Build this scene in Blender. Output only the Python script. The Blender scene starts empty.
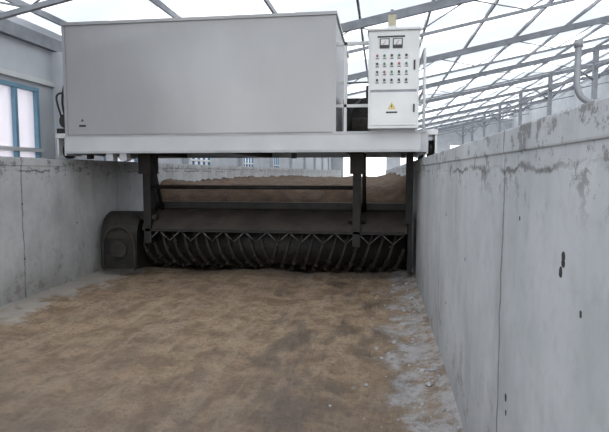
import bpy, bmesh, math, random
from mathutils import Vector, Matrix, noise
random.seed(7)
scene = bpy.context.scene
scene.view_settings.view_transform = 'Standard'

# ------------------------------------------------------------------ materials
def new_mat(name):
    m = bpy.data.materials.new(name); m.use_nodes = True
    nt = m.node_tree
    b = nt.nodes["Principled BSDF"]
    return m, nt, b

def mat(name, c1, c2=None, rough=0.6, metal=0.0, scale=6.0, bump=0.0, bscale=40.0, stretch=(1,1,1), lo=0.35, hi=0.65):
    m, nt, b = new_mat(name)
    b.inputs["Roughness"].default_value = rough
    b.inputs["Metallic"].default_value = metal
    tc = nt.nodes.new("ShaderNodeTexCoord")
    mp = nt.nodes.new("ShaderNodeMapping"); mp.inputs["Scale"].default_value = stretch
    nt.links.new(tc.outputs["Object"], mp.inputs["Vector"])
    if c2 is None: c2 = tuple(v*0.85 for v in c1)
    n = nt.nodes.new("ShaderNodeTexNoise"); n.inputs["Scale"].default_value = scale; n.inputs["Detail"].default_value = 6
    nt.links.new(mp.outputs[0], n.inputs["Vector"])
    r = nt.nodes.new("ShaderNodeValToRGB")
    r.color_ramp.elements[0].position = lo; r.color_ramp.elements[0].color = (*c1, 1)
    r.color_ramp.elements[1].position = hi; r.color_ramp.elements[1].color = (*c2, 1)
    nt.links.new(n.outputs["Fac"], r.inputs[0])
    nt.links.new(r.outputs[0], b.inputs["Base Color"])
    if bump > 0:
        n2 = nt.nodes.new("ShaderNodeTexNoise"); n2.inputs["Scale"].default_value = bscale; n2.inputs["Detail"].default_value = 5
        nt.links.new(mp.outputs[0], n2.inputs["Vector"])
        bp = nt.nodes.new("ShaderNodeBump"); bp.inputs["Strength"].default_value = bump; bp.inputs["Distance"].default_value = 0.02
        nt.links.new(n2.outputs["Fac"], bp.inputs["Height"])
        nt.links.new(bp.outputs[0], b.inputs["Normal"])
    return m

class NG:
    """small helper for math node graphs"""
    def __init__(s, nt): s.nt = nt
    def link(s, v, sock):
        if isinstance(v, (int, float)): sock.default_value = v
        else: s.nt.links.new(v, sock)
    def m(s, op, a, b=0.0, c=None, clamp=False):
        n = s.nt.nodes.new("ShaderNodeMath"); n.operation = op; n.use_clamp = clamp
        s.link(a, n.inputs[0]); s.link(b, n.inputs[1])
        if c is not None: s.link(c, n.inputs[2])
        return n.outputs[0]
    def ss(s, v, lo, hi, a=0.0, b=1.0):
        n = s.nt.nodes.new("ShaderNodeMapRange"); n.interpolation_type = 'SMOOTHSTEP'
        s.link(v, n.inputs[0]); s.link(lo, n.inputs[1]); s.link(hi, n.inputs[2]); s.link(a, n.inputs[3]); s.link(b, n.inputs[4])
        return n.outputs[0]
    def noise(s, vec, scale, detail=5, stretch=None, rough=0.5):
        if stretch:
            mp = s.nt.nodes.new("ShaderNodeMapping"); mp.inputs["Scale"].default_value = stretch
            s.nt.links.new(vec, mp.inputs["Vector"]); vec = mp.outputs[0]
        n = s.nt.nodes.new("ShaderNodeTexNoise"); n.inputs["Scale"].default_value = scale
        n.inputs["Detail"].default_value = detail; n.inputs["Roughness"].default_value = rough
        s.nt.links.new(vec, n.inputs["Vector"]); return n.outputs["Fac"]
    def mix(s, f, a, b, mode='MIX'):
        n = s.nt.nodes.new("ShaderNodeMix"); n.data_type = 'RGBA'; n.blend_type = mode
        s.link(f, n.inputs[0])
        for v, k in ((a, 6), (b, 7)):
            if isinstance(v, tuple): n.inputs[k].default_value = (*v, 1)
            else: s.nt.links.new(v, n.inputs[k])
        return n.outputs[2]

def concrete(name, seam_off, base_a, base_b, stain):
    m, nt, b = new_mat(name); g = NG(nt)
    tc = nt.nodes.new("ShaderNodeTexCoord"); P = tc.outputs["Object"]
    sx = nt.nodes.new("ShaderNodeSeparateXYZ"); nt.links.new(P, sx.inputs[0])
    Y, Z = sx.outputs[1], sx.outputs[2]
    big = g.noise(P, 1.3, 6, None, .6); fine = g.noise(P, 14, 6)
    streak = g.noise(P, 1.7, 5, (1, 1.3, 0.4), .6)
    col = g.mix(g.ss(big, .35, .65), base_a, base_b)
    col = g.mix(g.m('MULTIPLY', g.ss(fine, .45, .75), .25), col, tuple(v*.72 for v in base_a))
    col = g.mix(g.m('MULTIPLY', g.ss(streak, .46, .70), .45), col, stain)
    # mixed towards the stain colour, stronger near the bottom
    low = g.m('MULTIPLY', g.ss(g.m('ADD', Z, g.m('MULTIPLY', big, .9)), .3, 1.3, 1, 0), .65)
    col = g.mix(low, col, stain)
    # soil splashes low down
    sp = g.m('MULTIPLY', g.ss(g.noise(P, 5, 8, None, .72), .54, .62), g.ss(Z, .15, .9, 1, 0))
    col = g.mix(g.m('MULTIPLY', sp, .5), col, (.15, .125, .10))
    # ragged pour line under the cap + flaked patches
    w = g.m('SUBTRACT', Z, g.m('MULTIPLY', g.noise(P, 4, 8, None, .7), .16))
    line = g.ss(g.m('ABSOLUTE', g.m('SUBTRACT', w, 1.58)), 0.003, 0.018, 1, 0)
    brk = g.ss(g.noise(P, 2.2, 3), .42, .56)
    col = g.mix(g.m('MULTIPLY', g.m('MULTIPLY', line, brk), .75), col, (.07, .065, .06))
    fl = g.m('MULTIPLY', g.ss(g.noise(P, 6.5, 8, (1, 1, 1.2), .74), .54, .59), g.ss(Z, 1.45, 1.68))
    col = g.mix(g.m('MULTIPLY', fl, .65), col, (.11, .105, .10))
    # vertical shutter seams
    yy = g.m('ADD', g.m('SUBTRACT', Y, seam_off), g.m('MULTIPLY', g.m('SUBTRACT', g.noise(P, 5, 6), .5), .10))
    fr = g.m('ABSOLUTE', g.m('SUBTRACT', g.m('FRACT', g.m('ADD', g.m('DIVIDE', yy, 2.45), 10.5)), .5))
    seam = g.m('MULTIPLY', g.ss(fr, .0015, .007, 1, 0), g.ss(g.noise(P, 3.1, 3), .38, .55, .35, 1))
    col = g.mix(g.m('MULTIPLY', seam, .7), col, (.08, .075, .07))
    nt.links.new(col, b.inputs["Base Color"])
    b.inputs["Roughness"].default_value = .9
    bp = nt.nodes.new("ShaderNodeBump"); bp.inputs["Strength"].default_value = .4; bp.inputs["Distance"].default_value = .02
    h = g.m('SUBTRACT', g.m('ADD', g.m('MULTIPLY', fine, .35), big), g.m('ADD', seam, g.m('MULTIPLY', line, .3)))
    nt.links.new(h, bp.inputs["Height"]); nt.links.new(bp.outputs[0], b.inputs["Normal"])
    return m

def floor_mat():
    m, nt, b = new_mat("compost_soil_floor"); g = NG(nt)
    tc = nt.nodes.new("ShaderNodeTexCoord"); P = tc.outputs["Object"]
    sx = nt.nodes.new("ShaderNodeSeparateXYZ"); nt.links.new(P, sx.inputs[0])
    X, Y = sx.outputs[0], sx.outputs[1]
    big = g.noise(P, .9, 6); mid = g.noise(P, 3.4, 8, None, .66); fine = g.noise(P, 22, 8, None, .72)
    drag = g.noise(P, 4.2, 8, (1.5, .3, 1), .66)
    col = g.mix(g.ss(mid, .38, .62), (.30, .215, .14), (.175, .118, .075))
    col = g.mix(g.m('MULTIPLY', g.ss(drag, .48, .62), .5), col, (.34, .265, .19))
    col = g.mix(g.m('MULTIPLY', g.ss(fine, .50, .62), .5), col, (.085, .06, .04))
    # trampled greyer, damper soil in the near part
    nearf = g.ss(g.m('ADD', Y, g.m('MULTIPLY', big, 2.6)), 3.4, 6.8, 1, 0)
    col = g.mix(g.m('MULTIPLY', nearf, .6), col, (.115, .095, .08))
    # damp dark patches
    wet = g.m('MULTIPLY', g.ss(g.noise(P, 1.6, 7, (1.2, .45, 1), .64), .49, .60), g.ss(X, -2.2, -.7, .3, 1))
    col = g.mix(g.m('MULTIPLY', wet, .6), col, (.075, .06, .05))
    # lime / concrete dust by right wall
    e = g.m('ADD', X, g.m('MULTIPLY', g.m('SUBTRACT', g.noise(P, 1.7, 9, None, .70), .5), 2.2))
    d1 = g.m('MULTIPLY', g.ss(e, .05, .38), g.ss(g.noise(P, 4, 8, None, .7), .40, .56, .15, 1))
    col = g.mix(g.m('MULTIPLY', d1, .8), col, (.40, .40, .41))
    e2 = g.m('SUBTRACT', g.m('MULTIPLY', g.m('SUBTRACT', g.noise(P, 2.0, 7, None, .6), .5), 1.8), X)
    d2 = g.m('MULTIPLY', g.ss(e2, 3.95, 4.15), g.ss(Y, 4.8, 5.4))
    col = g.mix(g.m('MULTIPLY', d2, .6), col, (.40, .39, .37))
    nt.links.new(col, b.inputs["Base Color"])
    nt.links.new(g.m('SUBTRACT', .95, g.m('MULTIPLY', wet, .45)), b.inputs["Roughness"])
    bp = nt.nodes.new("ShaderNodeBump"); bp.inputs["Strength"].default_value = .8; bp.inputs["Distance"].default_value = .05
    nt.links.new(g.m('ADD', g.m('ADD', mid, drag), g.m('MULTIPLY', fine, .5)), bp.inputs["Height"]); nt.links.new(bp.outputs[0], b.inputs["Normal"])
    return m

def sheet(name, col, tr, tl):
    m = bpy.data.materials.new(name); m.use_nodes = True; nt = m.node_tree
    nt.nodes.remove(nt.nodes["Principled BSDF"]); out = nt.nodes["Material Output"]
    tc = nt.nodes.new("ShaderNodeTexCoord")
    n = nt.nodes.new("ShaderNodeTexNoise"); n.inputs["Scale"].default_value = 1.5
    nt.links.new(tc.outputs["Object"], n.inputs["Vector"])
    r = nt.nodes.new("ShaderNodeValToRGB"); r.color_ramp.elements[0].color = (*[v*.8 for v in col], 1); r.color_ramp.elements[1].color = (*col, 1)
    nt.links.new(n.outputs["Fac"], r.inputs[0])
    T = nt.nodes.new("ShaderNodeBsdfTransparent"); T.inputs[0].default_value = (*col, 1)
    L = nt.nodes.new("ShaderNodeBsdfTranslucent"); D = nt.nodes.new("ShaderNodeBsdfDiffuse")
    nt.links.new(r.outputs[0], L.inputs[0]); nt.links.new(r.outputs[0], D.inputs[0])
    m1 = nt.nodes.new("ShaderNodeMixShader"); m1.inputs[0].default_value = tl
    nt.links.new(D.outputs[0], m1.inputs[1]); nt.links.new(L.outputs[0], m1.inputs[2])
    m2 = nt.nodes.new("ShaderNodeMixShader"); m2.inputs[0].default_value = tr
    nt.links.new(m1.outputs[0], m2.inputs[1]); nt.links.new(T.outputs[0], m2.inputs[2])
    nt.links.new(m2.outputs[0], out.inputs[0])
    return m

M = {}
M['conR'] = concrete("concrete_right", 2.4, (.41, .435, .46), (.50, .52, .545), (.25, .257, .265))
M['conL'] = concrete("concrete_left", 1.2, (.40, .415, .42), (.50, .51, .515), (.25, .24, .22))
M['floor'] = floor_mat()
M['compost'] = mat("compost", (.045, .026, .014), (.085, .052, .030), .95, 0, 5, .9, 25)
M['box'] = mat("brushed_sheet_steel", (.30, .30, .305), (.365, .365, .37), .36, .4, .8, .03, 3, (1, 1, .5))
M['boxlow'] = mat("painted_fascia_steel", (.42, .425, .435), (.37, .375, .385), .45, .1, 2)
M['chassis'] = mat("painted_grey_steel", (.38, .39, .41), (.30, .31, .32), .5, .2, 3)
M['white'] = mat("cream_enamel", (.60, .61, .61), (.55, .56, .56), .4, 0, 3)
M['dark'] = mat("greasy_shaded_steel", (.010, .0095, .009), (.022, .019, .017), .6, .3, 7, .3, 30)  # dark steel, taken near black to paint in the shade under the machine
M['soiled_shaded'] = mat("soiled_shaded_steel", (.015, .013, .011), (.030, .025, .021), .7, .1, 6, .5, 30)  # soiled steel; colour also carries the shade beneath the chassis
M['shield'] = mat("soiled_shaded_plate", (.022, .017, .014), (.042, .033, .027), .75, .1, 4, .5, 20)  # soiled plate, darkened further in colour for under-machine shade
M['blade'] = mat("worn_blade_steel", (.14, .135, .13), (.05, .047, .044), .5, .4, 12)
M['rubber'] = mat("black_rubber", (.02, .02, .02), (.035, .035, .035), .7, 0, 10)
M['black'] = mat("black_plastic", (.02, .02, .022), None, .4)
M['red'] = mat("red_plastic", (.30, .07, .06), None, .4)
M['green'] = mat("green_plastic", (.05, .16, .08), None, .4)
M['yellow'] = mat("yellow_label", (.60, .48, .16), None, .5)
M['siren'] = mat("siren_plastic", (.45, .42, .30), None, .5)
M['steel'] = mat("galvanised_steel", (.26, .27, .29), (.20, .21, .23), .5, .3, 4)
M['steel_d'] = mat("roof_frame_steel", (.27, .285, .31), (.20, .21, .23), .6, .2, 4)
M['panel'] = mat("white_wall_panel", (.52, .54, .57), (.45, .47, .50), .6, 0, 2)
M['blue'] = mat("blue_window_frame", (.16, .30, .40), (.13, .26, .35), .5)
M['rub'] = mat("concrete_rubble", (.38, .38, .38), (.28, .28, .28), .9, 0, 20, .4)
M['hole'] = mat("dark_hole", (.03, .028, .026), (.05, .046, .042), .9)
M['ground'] = mat("outer_ground", (.22, .21, .19), (.30, .28, .26), .95, 0, 1.0)
M['clear'] = sheet("clear_roof_sheet", (.95, .97, 1), .50, .8)
M['milk'] = sheet("milky_roof_sheet", (.64, .68, .73), .13, .5)
M['glass'] = sheet("window_glass", (.90, .88, .92), .30, .6)

# ------------------------------------------------------------------ mesh builder
class MB:
    def __init__(s): s.bm = bmesh.new(); s.mats = []
    def mi(s, k):
        if k not in s.mats: s.mats.append(k)
        return s.mats.index(k)
    def box(s, x0, x1, y0, y1, z0, z1, k, bev=0.0, rot=None):
        r = bmesh.ops.create_cube(s.bm, size=1.0); vs = r['verts']
        for v in vs: v.co = Vector((v.co.x*(x1-x0), v.co.y*(y1-y0), v.co.z*(z1-z0)))
        if rot is not None: bmesh.ops.rotate(s.bm, verts=vs, cent=(0, 0, 0), matrix=rot)
        bmesh.ops.translate(s.bm, verts=vs, vec=((x0+x1)/2, (y0+y1)/2, (z0+z1)/2))
        fs = {f for v in vs for f in v.link_faces}
        i = s.mi(k)
        for f in fs: f.material_index = i
        if bev > 0:
            es = {e for v in vs for e in v.link_edges}
            r = bmesh.ops.bevel(s.bm, geom=list(es), offset=bev, segments=2, affect='EDGES', profile=.6)
            for f in r['faces']: f.material_index = i
        return s
    def cyl(s, p0, p1, r, k, seg=16, r2=None):
        p0, p1 = Vector(p0), Vector(p1); d = p1-p0; L = d.length
        q = bmesh.ops.create_cone(s.bm, cap_ends=True, segments=seg, radius1=r, radius2=r if r2 is None else r2, depth=L)
        vs = q['verts']; mt = Matrix.Translation((p0+p1)/2) @ d.to_track_quat('Z', 'Y').to_matrix().to_4x4()
        bmesh.ops.transform(s.bm, verts=vs, matrix=mt)
        i = s.mi(k)
        for f in {f for v in vs for f in v.link_faces}:
            f.material_index = i
            if len(f.verts) == 4: f.smooth = True
        return s
    def prism_x(s, prof, x0, x1, k):
        """profile in (y,z) extruded along x"""
        a = [s.bm.verts.new((x0, y, z)) for y, z in prof]; b = [s.bm.verts.new((x1, y, z)) for y, z in prof]
        n = len(prof); i = s.mi(k); fs = [s.bm.faces.new(a), s.bm.faces.new(b[::-1])]
        for j in range(n): fs.append(s.bm.faces.new((a[j], b[j], b[(j+1) % n], a[(j+1) % n])))
        for f in fs: f.material_index = i
        return s
    def helix(s, x0, x1, cy, cz, r0, r1, turns, a0, k, th=.018, n=260):
        """thick helical flight along x"""
        i = s.mi(k); rings = []
        for j in range(n+1):
            t = j/n; x = x0+(x1-x0)*t; a = a0+turns*2*math.pi*t; c, d = math.cos(a), math.sin(a)
            rings.append([s.bm.verts.new((x+o, cy+r*c, cz+r*d)) for o, r in ((-th, r0), (-th, r1), (th, r1), (th, r0))])
        for j in range(n):
            for q in range(4):
                f = s.bm.faces.new((rings[j][q], rings[j][(q+1) % 4], rings[j+1][(q+1) % 4], rings[j+1][q])); f.material_index = i
        return s
    def tube(s, pts, r, k, seg=8, sub=6):
        P = [Vector(p) for p in pts]; out = []
        for i in range(len(P)-1):
            a = P[max(i-1, 0)]; b = P[i]; c = P[i+1]; d = P[min(i+2, len(P)-1)]
            for t in range(sub):
                t /= sub
                out.append(.5*((2*b)+(c-a)*t+(2*a-5*b+4*c-d)*t*t+(3*b-a-3*c+d)*t**3))
        out.append(P[-1]); rings = []; i = s.mi(k)
        up = Vector((.3, .9, .2)).normalized()
        for j, p in enumerate(out):
            t = (out[min(j+1, len(out)-1)]-out[max(j-1, 0)]).normalized()
            u = t.cross(up).normalized(); w = t.cross(u).normalized()
            rings.append([s.bm.verts.new(p+r*(math.cos(2*math.pi*q/seg)*u+math.sin(2*math.pi*q/seg)*w)) for q in range(seg)])
        for j in range(len(rings)-1):
            for q in range(seg):
                f = s.bm.faces.new((rings[j][q], rings[j][(q+1) % seg], rings[j+1][(q+1) % seg], rings[j+1][q])); f.material_index = i; f.smooth = True
        for rr in (rings[0], rings[-1][::-1]):
            f = s.bm.faces.new(rr); f.material_index = i
        return s
    def obj(s, name, parent=None):
        bmesh.ops.recalc_face_normals(s.bm, faces=s.bm.faces)
        me = bpy.data.meshes.new(name); s.bm.to_mesh(me); s.bm.free()
        for k in s.mats: me.materials.append(M[k])
        o = bpy.data.objects.new(name, me); scene.collection.objects.link(o)
        if parent: o.parent = parent
        return o

def empty(name):
    e = bpy.data.objects.new(name, None); scene.collection.objects.link(e); e.empty_display_size = .3; return e

XL, XR = -4.47, 0.53
WT = 1.83           # trough wall top

# ------------------------------------------------------------------ ground, floor
MB().box(-14, 22, -8, 75, -.3, -.12, 'ground').obj("ground")

def grid(name, x0, x1, y0, y1, step, fn, k, skirt=None):
    bm = bmesh.new(); nx = int((x1-x0)/step); ny = int((y1-y0)/step)
    V = [[bm.verts.new((x0+(x1-x0)*i/nx, y0+(y1-y0)*j/ny, fn(x0+(x1-x0)*i/nx, y0+(y1-y0)*j/ny))) for i in range(nx+1)] for j in range(ny+1)]
    for j in range(ny):
        for i in range(nx):
            f = bm.faces.new((V[j][i], V[j][i+1], V[j+1][i+1], V[j+1][i])); f.smooth = True
    me = bpy.data.meshes.new(name); bm.to_mesh(me); bm.free(); me.materials.append(M[k])
    o = bpy.data.objects.new(name, me); scene.collection.objects.link(o); return o

def fz(x, y):
    z = .035*noise.noise((x*.8, y*.6, 0)) + .022*noise.noise((x*3, y*1.6, 3)) + .014*noise.noise((x*8, y*7, 5)) + .010*noise.noise((x*17, y*15, 2))
    for c in (-3.1, -1.2):            # worn ruts
        z -= .03*math.exp(-((x-c-.1*noise.noise((y*.5, c, 0)))/.18)**2)
    z += .07*math.exp(-(XR-x)/.22) + .05*math.exp(-(x-XL)/.25)
    return z
grid("floor", XL, XR, -2, 9.6, .035, fz, 'floor')

def hz(x, y):
    s = min(1, max(0, (y-8.75)/1.9)); s = s*s*(3-2*s)
    base = .15+1.20*s
    base += .10*noise.noise((x*1.1, y*.7, 1))*s + .05*noise.noise((x*4, y*4, 2)) + .02*noise.noise((x*12, y*12, 2))
    base += .24*math.exp(-(XR-x)/.5)*s + .12*math.exp(-(x-XL)/.4)*s
    return min(base, WT-.14)
grid("compost_heap", XL+.02, XR-.02, 8.75, 30, .08, hz, 'compost')

# ------------------------------------------------------------------ trough walls
def trough_wall(name, x0, x1, k, sgn):
    b = MB()
    b.box(x0, x1, -2, 60, -.12, WT-.10, k)
    # slightly proud poured cap
    if sgn > 0: b.box(x0, x1+.008, -2, 60, WT-.10, WT, k, .008)
    else: b.box(x0-.008, x1, -2, 60, WT-.10, WT, k, .008)
    return b
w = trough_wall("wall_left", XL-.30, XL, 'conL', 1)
for y, z in ((6.1, .55), (6.1, 1.25), (7.3, .9), (5.2, 1.3)):
    w.cyl((XL-.02, y, z), (XL+.003, y, z), .012, 'hole', 10)
w.box(XL-.30, XL-.22, -2, 60, WT, WT+.015, 'steel')
w.obj("wall_left")
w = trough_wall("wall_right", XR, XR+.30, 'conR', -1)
for y, z, r in ((1.62, 1.385, .02), (1.64, 1.35, .014), (1.47, 1.27, .007), (2.12, 1.47, .007), (2.25, .70, .014), (3.4, 1.1, .010), (4.3, .6, .010), (4.4, 1.3, .010), (2.24, .64, .010)):
    n = 9
    for q in range(3):
        w.cyl((XR-.0015, y+random.uniform(-.3, .3)*r, z+q*r*.5), (XR+.03, y, z+q*r*.5), r*random.uniform(.6, 1), 'hole', n)
w.box(XR+.12, XR+.20, -2, 60, WT, WT+.02, 'steel')
w.obj("wall_right")

# rubble along the right wall
b = MB()
for i in range(320):
    y = random.uniform(1.8, 8.0); x = XR-.05-abs(random.gauss(0, .22)); r = random.choice([.006, .008, .010, .012, .018, .025])*random.uniform(.6, 1.2)
    z = fz(x, y)+r*.25
    q = bmesh.ops.create_icosphere(b.bm, subdivisions=1, radius=r)
    for v in q['verts']: v.co = Vector((v.co.x*random.uniform(.7, 1.3), v.co.y*random.uniform(.7, 1.4), v.co.z*random.uniform(.4, .8)))+Vector((x, y, z))
b.mi('rub'); b.obj("concrete_rubble")

# ------------------------------------------------------------------ shed
LX = -5.6; RX = 14.0; CX = 8.8; HL = 4.15; SL = .2
def rz(x): return HL+SL*(x-LX)
Y0, Y1 = -4, 62
# roof sheets (run up the slope), alternating clear / milky
b = MB()
y = Y0; i = 0
pat = ['milk', 'clear', 'clear', 'milk', 'milk', 'clear']
while y < Y1:
    k = pat[i % len(pat)]
    x0, x1 = LX-.4, RX+.4
    vs = [b.bm.verts.new((x0, y, rz(x0))), b.bm.verts.new((x1, y, rz(x1))), b.bm.verts.new((x1, y+1.0, rz(x1))), b.bm.verts.new((x0, y+1.0, rz(x0)))]
    f = b.bm.faces.new(vs); f.material_index = b.mi(k)
    y += 1.0; i += 1
b.obj("ceiling")
b = MB()
ang = math.atan(SL); R = Matrix.Rotation(-ang, 3, 'Y')
L = (RX-LX)/math.cos(ang)
for y in range(0, 61, 6):
    xm = (LX+RX)/2; zm = rz(xm)-.28
    b.box(xm-L/2, xm+L/2, y-.05, y+.05, zm-.09, zm+.09, 'steel_d', rot=R)
    # lower truss chord with lacing
    zl = zm-.55
    b.box(xm-L/2, xm+L/2, y-.03, y+.03, zl-.03, zl+.03, 'steel_d', rot=R)
    x = LX+.2; s_ = 0
    while x < RX-1:
        za, zc = rz(x)-.32, rz(x+1.2)-.82
        if s_: za, zc = rz(x)-.82, rz(x+1.2)-.32
        b.cyl((x, y, za), (x+1.2, y, zc), .014, 'steel_d', 6); x += 1.2; s_ = 1-s_
x = LX+.3
while x < RX:
    b.box(x-.022, x+.022, Y0, Y1, rz(x)-.13, rz(x)-.03, 'steel_d'); x += 1.6
# diagonal wind bracing rods
for y in range(6, 60, 18):
    for xa in (-.6, 4.2, 9.0):
        xb = xa+4.7
        b.cyl((xa, y, rz(xa)-.2), (xb, y+6, rz(xb)-.2), .016, 'steel_d', 6)
b.obj("roof_frame")
# columns with bracing
first = True
for y in range(6, 61, 6):
    b = MB()
    b.box(CX-.09, CX+.09, y-.09, y+.09, -.12, rz(CX)-.36, 'steel')
    b.box(CX-.2, CX+.2, y-.14, y+.14, -.12, -.09, 'steel')
    b.cyl((CX, y, rz(CX)-1.6), (CX-.8, y, rz(CX-.8)-.85), .04, 'steel', 8)
    b.cyl((CX, y, rz(CX)-1.6), (CX+.8, y, rz(CX+.8)-.85), .04, 'steel', 8)
    b.obj("steel_column" if first else "steel_column.%03d" % (y//6-1)); first = False
b = MB(); b.box(CX-.05, CX+.05, 0, 60, rz(CX)-1.1, rz(CX)-.96, 'steel_d'); b.obj("longitudinal_beam")

# outer left wall with window openings
b = MB()
wins = [(2.2, 4.2), (5.45, 8.15), (10.2, 12.2), (15, 17), (21, 23), (27, 29)]
zb, zt = 1.55, 3.02
b.box(LX-.2, LX, Y0, Y1, -.12, zb, 'panel'); b.box(LX-.2, LX, Y0, Y1, zt, HL-.1, 'panel')
py = Y0
for a, c in wins:
    b.box(LX-.2, LX, py, a, zb, zt, 'panel'); py = c
b.box(LX-.2, LX, py, Y1, zb, zt, 'panel')
b.obj("wall_outer_left")
for n, (a, c) in enumerate(wins):
    b = MB(); t = .06
    b.box(LX-.10, LX+.02, a, c, zb, zb+t, 'blue'); b.box(LX-.10, LX+.02, a, c, zt-t, zt, 'blue')
    m_ = 5 if c-a > 2.5 else 4
    for q in range(m_+1):
        yy = a+(c-a-t)*q/m_
        b.box(LX-.10, LX+.015, yy, yy+t, zb+t, zt-t, 'blue')
    b.box(LX-.09, LX+.03, a-.05, c+.05, 1.98, 2.04, 'white')
    b.box(LX-.06, LX-.05, a+.02, c-.02, zb+.02, zt-.02, 'glass')
    b.obj("window_%d" % (n+1))
b = MB()
b.box(LX+.002, LX+.10, Y0, Y1, HL-.45, HL-.25, 'steel_d'); b.box(LX+.002, LX+.05, Y0, Y1, zt+.08, zt+.16, 'white')
for y in range(0, 61, 6): b.box(LX+.002, LX+.18, y+2.55, y+2.73, -.1, HL-.46, 'panel')
b.obj("trim_left")
# outer right wall
b = MB()
b.box(RX, RX+.2, Y0, Y1, -.12, 2.6, 'panel'); b.box(RX, RX+.2, Y0, Y1, 5.6, rz(RX)-.1, 'panel')
for y in range(-4, 63, 3): b.box(RX, RX+.2, y-.25 if y > -4 else y, y+.25, 2.6, 5.6, 'panel')
b.obj("wall_outer_right")
b = MB()
for y in range(-4, 60, 3):
    b.box(RX+.08, RX+.10, y+.25, y+2.75, 2.62, 5.58, 'glass'); b.box(RX+.02, RX+.06, y+1.45, y+1.55, 2.62, 5.58, 'blue'); b.box(RX+.02, RX+.06, y+.25, y+2.75, 4.05, 4.15, 'blue')
b.obj("window_7")
# far gable with big door openings
b = MB()
b.box(LX, XL+.2, 61, 61.2, -.12, 8, 'panel')
b.box(LX, RX, 61, 61.2, 4.6, rz(RX)-.6, 'panel')
for xx in (.6, 6, 11.5): b.box(xx, xx+1.6, 61, 61.2, -.12, 4.6, 'panel')
b.obj("wall_far")

# vent pipe standing outside the right wall, with a sideways bend
b = MB()
b.tube([(1.36, 4.03, 2.56), (1.36, 4.03, 2.40), (1.36, 4.03, 2.26), (1.40, 4.03, 2.17), (1.50, 4.03, 2.13), (1.68, 4.03, 2.12), (1.78, 4.03, 2.08), (1.82, 4.03, 1.95), (1.82, 4.03, 1.0), (1.82, 4.03, -.12)], .022, 'steel', 12)
b.cyl((1.36, 4.03, 2.52), (1.36, 4.03, 2.57), .029, 'steel', 12)
b.cyl((1.62, 4.03, 2.122), (1.66, 4.03, 2.122), .029, 'steel', 12)
b.obj("bent_pipe")

# ------------------------------------------------------------------ compost turner
T = empty("compost_turning_machine")
YF = 7.0
# main hood
BX0, BX1 = -4.40, -.60
b = MB()
b.box(BX0, BX1, YF, 9.6, 2.16, 3.70, 'box', .02)
b.prism_x([(YF-.03, 3.67), (YF-.03, 3.71), (9.64, 3.71), (9.64, 3.67)], BX0-.02, BX1+.02, 'box')
b.box(BX0-.012, BX0+.03, YF-.012, YF+.03, 2.16, 3.66, 'box'); b.box(BX1-.03, BX1+.012, YF-.012, YF+.03, 2.16, 3.66, 'box')
b.box(BX0+.20, BX0+.30, YF-.004, YF+.002, 2.28, 2.31, 'black'); b.cyl((BX0+.25, YF-.004, 2.37), (BX0+.25, YF+.002, 2.37), .025, 'black', 3)
b.obj("hood_box", T)
# chassis frame
b = MB()
CZ0, CZ1 = 1.91, 2.16
b.prism_x([(YF-.04, CZ0+.02), (YF-.015, CZ1-.005), (YF+.05, CZ1), (YF+.05, CZ0)], -4.41, .50, 'boxlow')
b.box(-4.41, .50, YF-.045, YF+.02, CZ0, CZ0+.03, 'chassis')
b.box(-4.41, .50, YF-.025, YF-.001, CZ1-.015, CZ1, 'chassis')
b.box(-4.43, .50, 9.4, 9.6, CZ0, CZ1, 'chassis')
b.box(-4.56, -4.42, YF+.2, 9.6, CZ0, CZ1, 'chassis'); b.box(.48, .60, YF+.02, 9.6, CZ0, CZ1, 'chassis')
b.box(-4.4, .5, YF+.05, 9.4, CZ1-.04, CZ1, 'dark')
for x in (-3.6, -2.0, -.4): b.box(x-.07, x+.07, YF+.05, 9.4, CZ0, CZ1-.04, 'dark')
for x in (-3.75, -3.55): b.box(x-.05, x+.05, YF-.02, YF+.1, CZ0-.10, CZ0, 'chassis')
for x in (-4.25, -3.9, -1.2, .3): b.box(x-.03, x+.03, YF+.3, YF+.4, CZ0-.07, CZ0, 'dark')
b.obj("chassis_frame", T)
# wheel carriages
for nm, x in (("wheel_carriage_a", -4.62), ("wheel_carriage_b", .66)):
    b = MB()
    for y in (YF+.42, 9.25):
        b.cyl((x-.04, y, WT+.135), (x+.04, y, WT+.135), .115, 'dark', 24)
        b.cyl((x-.055, y, WT+.135), (x+.055, y, WT+.135), .04, 'steel', 12)
        b.box(x-.07, x-.045, y-.2, y+.2, WT+.06, CZ1+.02, 'white'); b.box(x+.045, x+.07, y-.2, y+.2, WT+.06, CZ1+.02, 'white')
        b.box(x-.08, x+.08, y-.22, y+.22, CZ1-.02, CZ1+.05, 'white', .01)
    b.obj(nm, T)
# left side drive: motor, sprocket, hoses
b = MB()
b.box(-4.74, -4.50, YF+.3, YF+.7, CZ1+.05, CZ1+.13, 'dark')
b.cyl((-4.60, YF+.32, CZ1+.24), (-4.60, YF+.7, CZ1+.24), .11, 'dark', 20)
b.cyl((-4.60, YF+.26, CZ1+.24), (-4.60, YF+.32, CZ1+.24), .07, 'soiled_shaded', 20)
b.box(-4.60, -4.42, YF+.3, YF+.5, CZ1+.34, CZ1+.62, 'dark', .02)
b.tube([(-4.6, YF+.3, CZ1+.3), (-4.57, YF+.2, CZ1+.5), (-4.52, YF+.2, CZ1+.75), (-4.42, YF+.3, CZ1+.8)], .016, 'rubber')
b.tube([(-4.66, YF+.3, CZ1+.3), (-4.63, YF+.15, CZ1+.55), (-4.54, YF+.15, CZ1+.62), (-4.42, YF+.25, CZ1+.6)], .014, 'rubber')
b.obj("side_drive_motor", T)
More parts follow.
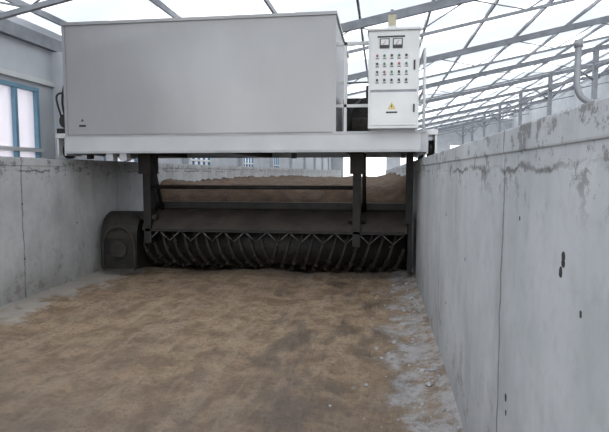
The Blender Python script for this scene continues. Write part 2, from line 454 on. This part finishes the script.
# walkway section right of hood: floor, tank, rails
b = MB()
b.box(BX1+.01, .56, YF, 9.5, CZ1, CZ1+.02, 'chassis')
b.box(BX1+.05, .35, YF+.75, YF+1.5, CZ1+.02, CZ1+.55, 'dark', .03)
b.cyl((-.40, YF+.55, CZ1+.14), (.25, YF+.55, CZ1+.14), .11, 'soiled_shaded', 20)
b.cyl((-.1, YF+1.0, CZ1+.5), (-.1, YF+1.0, CZ1+.75), .13, 'dark', 20)
b.tube([(-.45, YF+.6, CZ1+.1), (-.42, YF+.5, CZ1+.35), (-.3, YF+.7, CZ1+.5)], .02, 'rubber')
b.obj("hydraulic_unit", T)
b = MB()
for y in (YF+.05, 9.4):
    b.cyl((.54, y, CZ1), (.54, y, CZ1+1.05), .018, 'white', 10)
b.cyl((.54, YF+.05, CZ1+1.05), (.54, 9.4, CZ1+1.05), .018, 'white', 10); b.cyl((.54, YF+.05, CZ1+.55), (.54, 9.4, CZ1+.55), .018, 'white', 10)
for z in (CZ1+.35, CZ1+1.16):
    b.box(BX1, .52, YF+.17, YF+.21, z, z+.04, 'white')
b.box(-.50, -.46, YF+.17, YF+.21, CZ1, CZ1+1.2, 'white')
b.cyl((BX1, 9.5, CZ1+1.05), (.54, 9.4, CZ1+1.05), .018, 'steel', 10)
b.obj("handrail", T)

# lifting arms
for nm, x in (("lift_arm_a", -3.56), ("lift_arm_b", -.34)):
    b = MB()
    b.box(x-.06, x+.06, 7.72, 7.90, .55, CZ0+.02, 'dark', .01)
    b.box(x-.10, x+.10, 7.66, 7.96, 1.62, 1.93, 'soiled_shaded', .01)
    b.prism_x([(7.75, 1.75), (7.95, 1.75), (8.45, .62), (8.45, .42), (8.2, .42)], x-.03, x+.03, 'dark')
    b.cyl((x-.13, 7.81, .95), (x+.13, 7.81, .95), .05, 'soiled_shaded', 14)
    b.cyl((x+.1, 7.7, 1.9), (x+.1, 8.1, 1.0), .03, 'dark', 12)
    b.obj(nm, T)
b = MB()
b.cyl((-3.56, 7.8, 1.42), (-.34, 7.8, 1.42), .03, 'dark', 14)
b.obj("cross_tube", T)

# rotor: drum with opposed spiral flights
RY, RZ, RR = 8.25, .52, .33
rx0, rx1 = -3.72, .38
TN = 2.9; NS = 4
b = MB()
b.cyl((rx0, RY, RZ), (rx1, RY, RZ), RR, 'dark', 40)
b.cyl((-4.2, RY, RZ), (rx0, RY, RZ), .09, 'dark', 20)
mid_ = (rx0+rx1)/2
for q in range(NS):
    a_ = q*2*math.pi/NS
    b.helix(rx0+.03, mid_, RY, RZ, RR-.02, RR+.05, TN, a_, 'soiled_shaded')
    b.helix(mid_, rx1-.03, RY, RZ, RR-.02, RR+.05, -TN, a_+TN*2*math.pi, 'soiled_shaded')
    for j in range(30):
        for (xa, xb, s_, off) in ((rx0+.05, mid_, 1, 0), (mid_, rx1-.05, -1, TN*2*math.pi)):
            t = (j+.5)/30; x = xa+(xb-xa)*t; a = a_+off+s_*TN*2*math.pi*t
            c2 = Vector((x, RY+math.cos(a)*(RR+.06), RZ+math.sin(a)*(RR+.06)))
            if c2.z < .12: continue
            Rm = Matrix.Rotation(a, 3, 'X') @ Matrix.Rotation(s_*.6, 3, 'Y')
            b.box(c2.x-.028, c2.x+.028, c2.y-.025, c2.y+.025, c2.z-.01, c2.z+.01, 'soiled_shaded', rot=Rm)
b.obj("turning_rotor", T)
# shield over rotor: curved plate
b = MB()
def arc(r, a0, a1, n=20): return [(RY+r*math.cos(math.radians(a0+(a1-a0)*i/n)), RZ+r*math.sin(math.radians(a0+(a1-a0)*i/n))) for i in range(n+1)]
prof = arc(.56, 155, 40)+arc(.54, 40, 155)
b.prism_x(prof, -3.66, rx1+.01, 'shield')
b.box(-3.66, rx1, 8.1, 8.2, 1.07, 1.18, 'dark', .01)
b.box(-3.6, .36, 7.72, 7.76, .74, .78, 'dark')
# zig-zag scraper bars
x = -3.55; up = True
while x < .2:
    za, zb2 = (.60, .75) if up else (.75, .60)
    b.cyl((x, 7.74, za), (x+.17, 7.74, zb2), .009, 'blade', 6); x += .17; up = not up
b.obj("rotor_shield", T)
# left gear case with round side drum
b = MB()
gc = [(7.72+.0, .14)]+[(8.12+.40*math.cos(math.radians(180-t)), .62+.40*math.sin(math.radians(t))) for t in range(0, 181, 15)]+[(8.52, .14)]
b.prism_x(gc, -4.34, -4.26, 'dark'); b.prism_x(gc, -3.80, -3.74, 'dark')
for i in range(12):
    a0 = math.pi*i/12; a1 = math.pi*(i+1)/12
    b.prism_x([(8.12-.40*math.cos(a0), .62+.40*math.sin(a0)), (8.12-.40*math.cos(a1), .62+.40*math.sin(a1)), (8.12-.37*math.cos(a1), .62+.37*math.sin(a1)), (8.12-.37*math.cos(a0), .62+.37*math.sin(a0))], -4.26, -3.80, 'soiled_shaded')
ring = []
for i in range(16):
    a0 = math.pi*i/15
    ring.append((-4.03-.26*math.cos(a0), 7.70, .50+.30*math.sin(a0)))
b.tube([(-4.29, 7.70, .12)]+ring+[(-3.77, 7.70, .12)], .018, 'shield', 8, 2)
b.box(-4.26, -3.80, 7.72, 7.74, .14, .62, 'dark')
b.cyl((-4.03, 7.68, .45), (-4.03, 7.74, .45), .13, 'soiled_shaded', 20)
b.obj("gear_case", T)
b = MB()
b.box(.40, .46, 7.80, 8.65, .16, 1.05, 'dark', .01)
b.box(.36, .46, 7.74, 7.86, .9, 1.93, 'dark', .01)
b.obj("end_plate", T)

# ------------------------------------------------------------------ control cabinet
C = empty("electrical_control_cabinet")
cx0, cx1, cy0, cy1, cz0, cz1 = -.17, .46, YF-.14, YF+.16, 2.20, 3.41
b = MB()
b.box(cx0, cx1, cy0, cy1, cz0, cz1, 'white', .012)
b.box(cx0+.03, cx1-.03, YF+.0, cy1-.02, CZ1+.021, cz0, 'chassis')
b.box(cx0-.015, cx1+.015, cy0-.03, cy1+.01, cz1, cz1+.025, 'white', .005)
b.obj("cabinet_body", C)
b = MB()
b.box(cx0+.03, cx1-.03, cy0-.012, cy0+.001, cz0+.48, cz1-.04, 'white', .004)
b.box(cx0+.03, cx1-.03, cy0-.012, cy0+.001, cz0+.04, cz0+.45, 'white', .004)
b.box(cx0+.028, cx1-.028, cy0-.004, cy0-.0005, cz0+.45, cz0+.48, 'steel')
b.box(cx1-.07, cx1-.05, cy0-.03, cy0-.01, cz0+.72, cz0+.84, 'black', .003)
b.box(cx1-.07, cx1-.05, cy0-.03, cy0-.01, cz0+.2, cz0+.3, 'black', .003)
b.obj("cabinet_doors", C)
b = MB(); F = cy0-.012
for x in (cx0+.2, cx0+.36):
    b.box(x-.06, x+.06, F-.012, F, cz1-.22, cz1-.10, 'black', .004); b.box(x-.048, x+.048, F-.015, F-.011, cz1-.18, cz1-.112, 'white')
    b.cyl((x-.02, F-.018, cz1-.175), (x+.015, F-.018, cz1-.13), .003, 'red', 6)
b.box(cx0+.11, cx0+.45, F-.004, F, cz1-.088, cz1-.068, 'black')
cols = ['red', 'green', 'black', 'green', 'black']
for r_ in range(4):
    for c_ in range(5):
        x = cx0+.11+c_*.09; z = cz1-.31-r_*.10
        b.cyl((x, F-.022, z), (x, F, z), .015, cols[(c_+r_*2) % 5] if r_ < 3 else 'black', 12)
        b.box(x-.02, x+.02, F-.003, F, z-.04, z-.03, 'black')
b.obj("instrument_panel", C)
b = MB()
q = .05; xx = (cx0+cx1)/2-.02; zz = cz0+.24
vs = [b.bm.verts.new((xx-q, F-.004, zz)), b.bm.verts.new((xx+q, F-.004, zz)), b.bm.verts.new((xx, F-.004, zz+q*1.75))]
b.bm.faces.new(vs).material_index = b.mi('yellow')
b.box(xx-.005, xx+.005, F-.007, F-.003, zz+.02, zz+.055, 'black'); b.box(xx-.07, xx+.07, F-.003, F, zz-.05, zz-.03, 'black')
b.obj("warning_label", C)
b = MB()
b.box(.06, .18, YF-.06, YF+.06, cz1+.025, cz1+.08, 'white', .006)
b.box(.07, .17, YF-.05, YF+.05, cz1+.08, cz1+.22, 'siren', .01)
b.cyl((.12, YF, cz1+.22), (.12, YF, cz1+.29), .03, 'steel', 16, .022)
b.obj("alarm_siren", C)

# ------------------------------------------------------------------ light + camera
w = bpy.data.worlds.new("World"); scene.world = w; w.use_nodes = True
bg = w.node_tree.nodes["Background"]; bg.inputs[0].default_value = (.96, .98, 1.0, 1); bg.inputs[1].default_value = 2.45
s = bpy.data.lights.new("overcast_sun", 'SUN'); s.energy = 1.6; s.angle = math.radians(30); s.color = (1, .97, .93)
so = bpy.data.objects.new("overcast_sun", s); scene.collection.objects.link(so); so.rotation_euler = (math.radians(38), 0, math.radians(-25)); so.location = (0, -3, 12)

cam = bpy.data.cameras.new("Camera"); co = bpy.data.objects.new("Camera", cam); scene.collection.objects.link(co)
cam.lens = 36*530/609; cam.sensor_width = 36; cam.clip_end = 300
co.location = (0, 0, 1.65); co.rotation_euler = (math.radians(90-4.74), 0, math.radians(8.16))
scene.camera = co
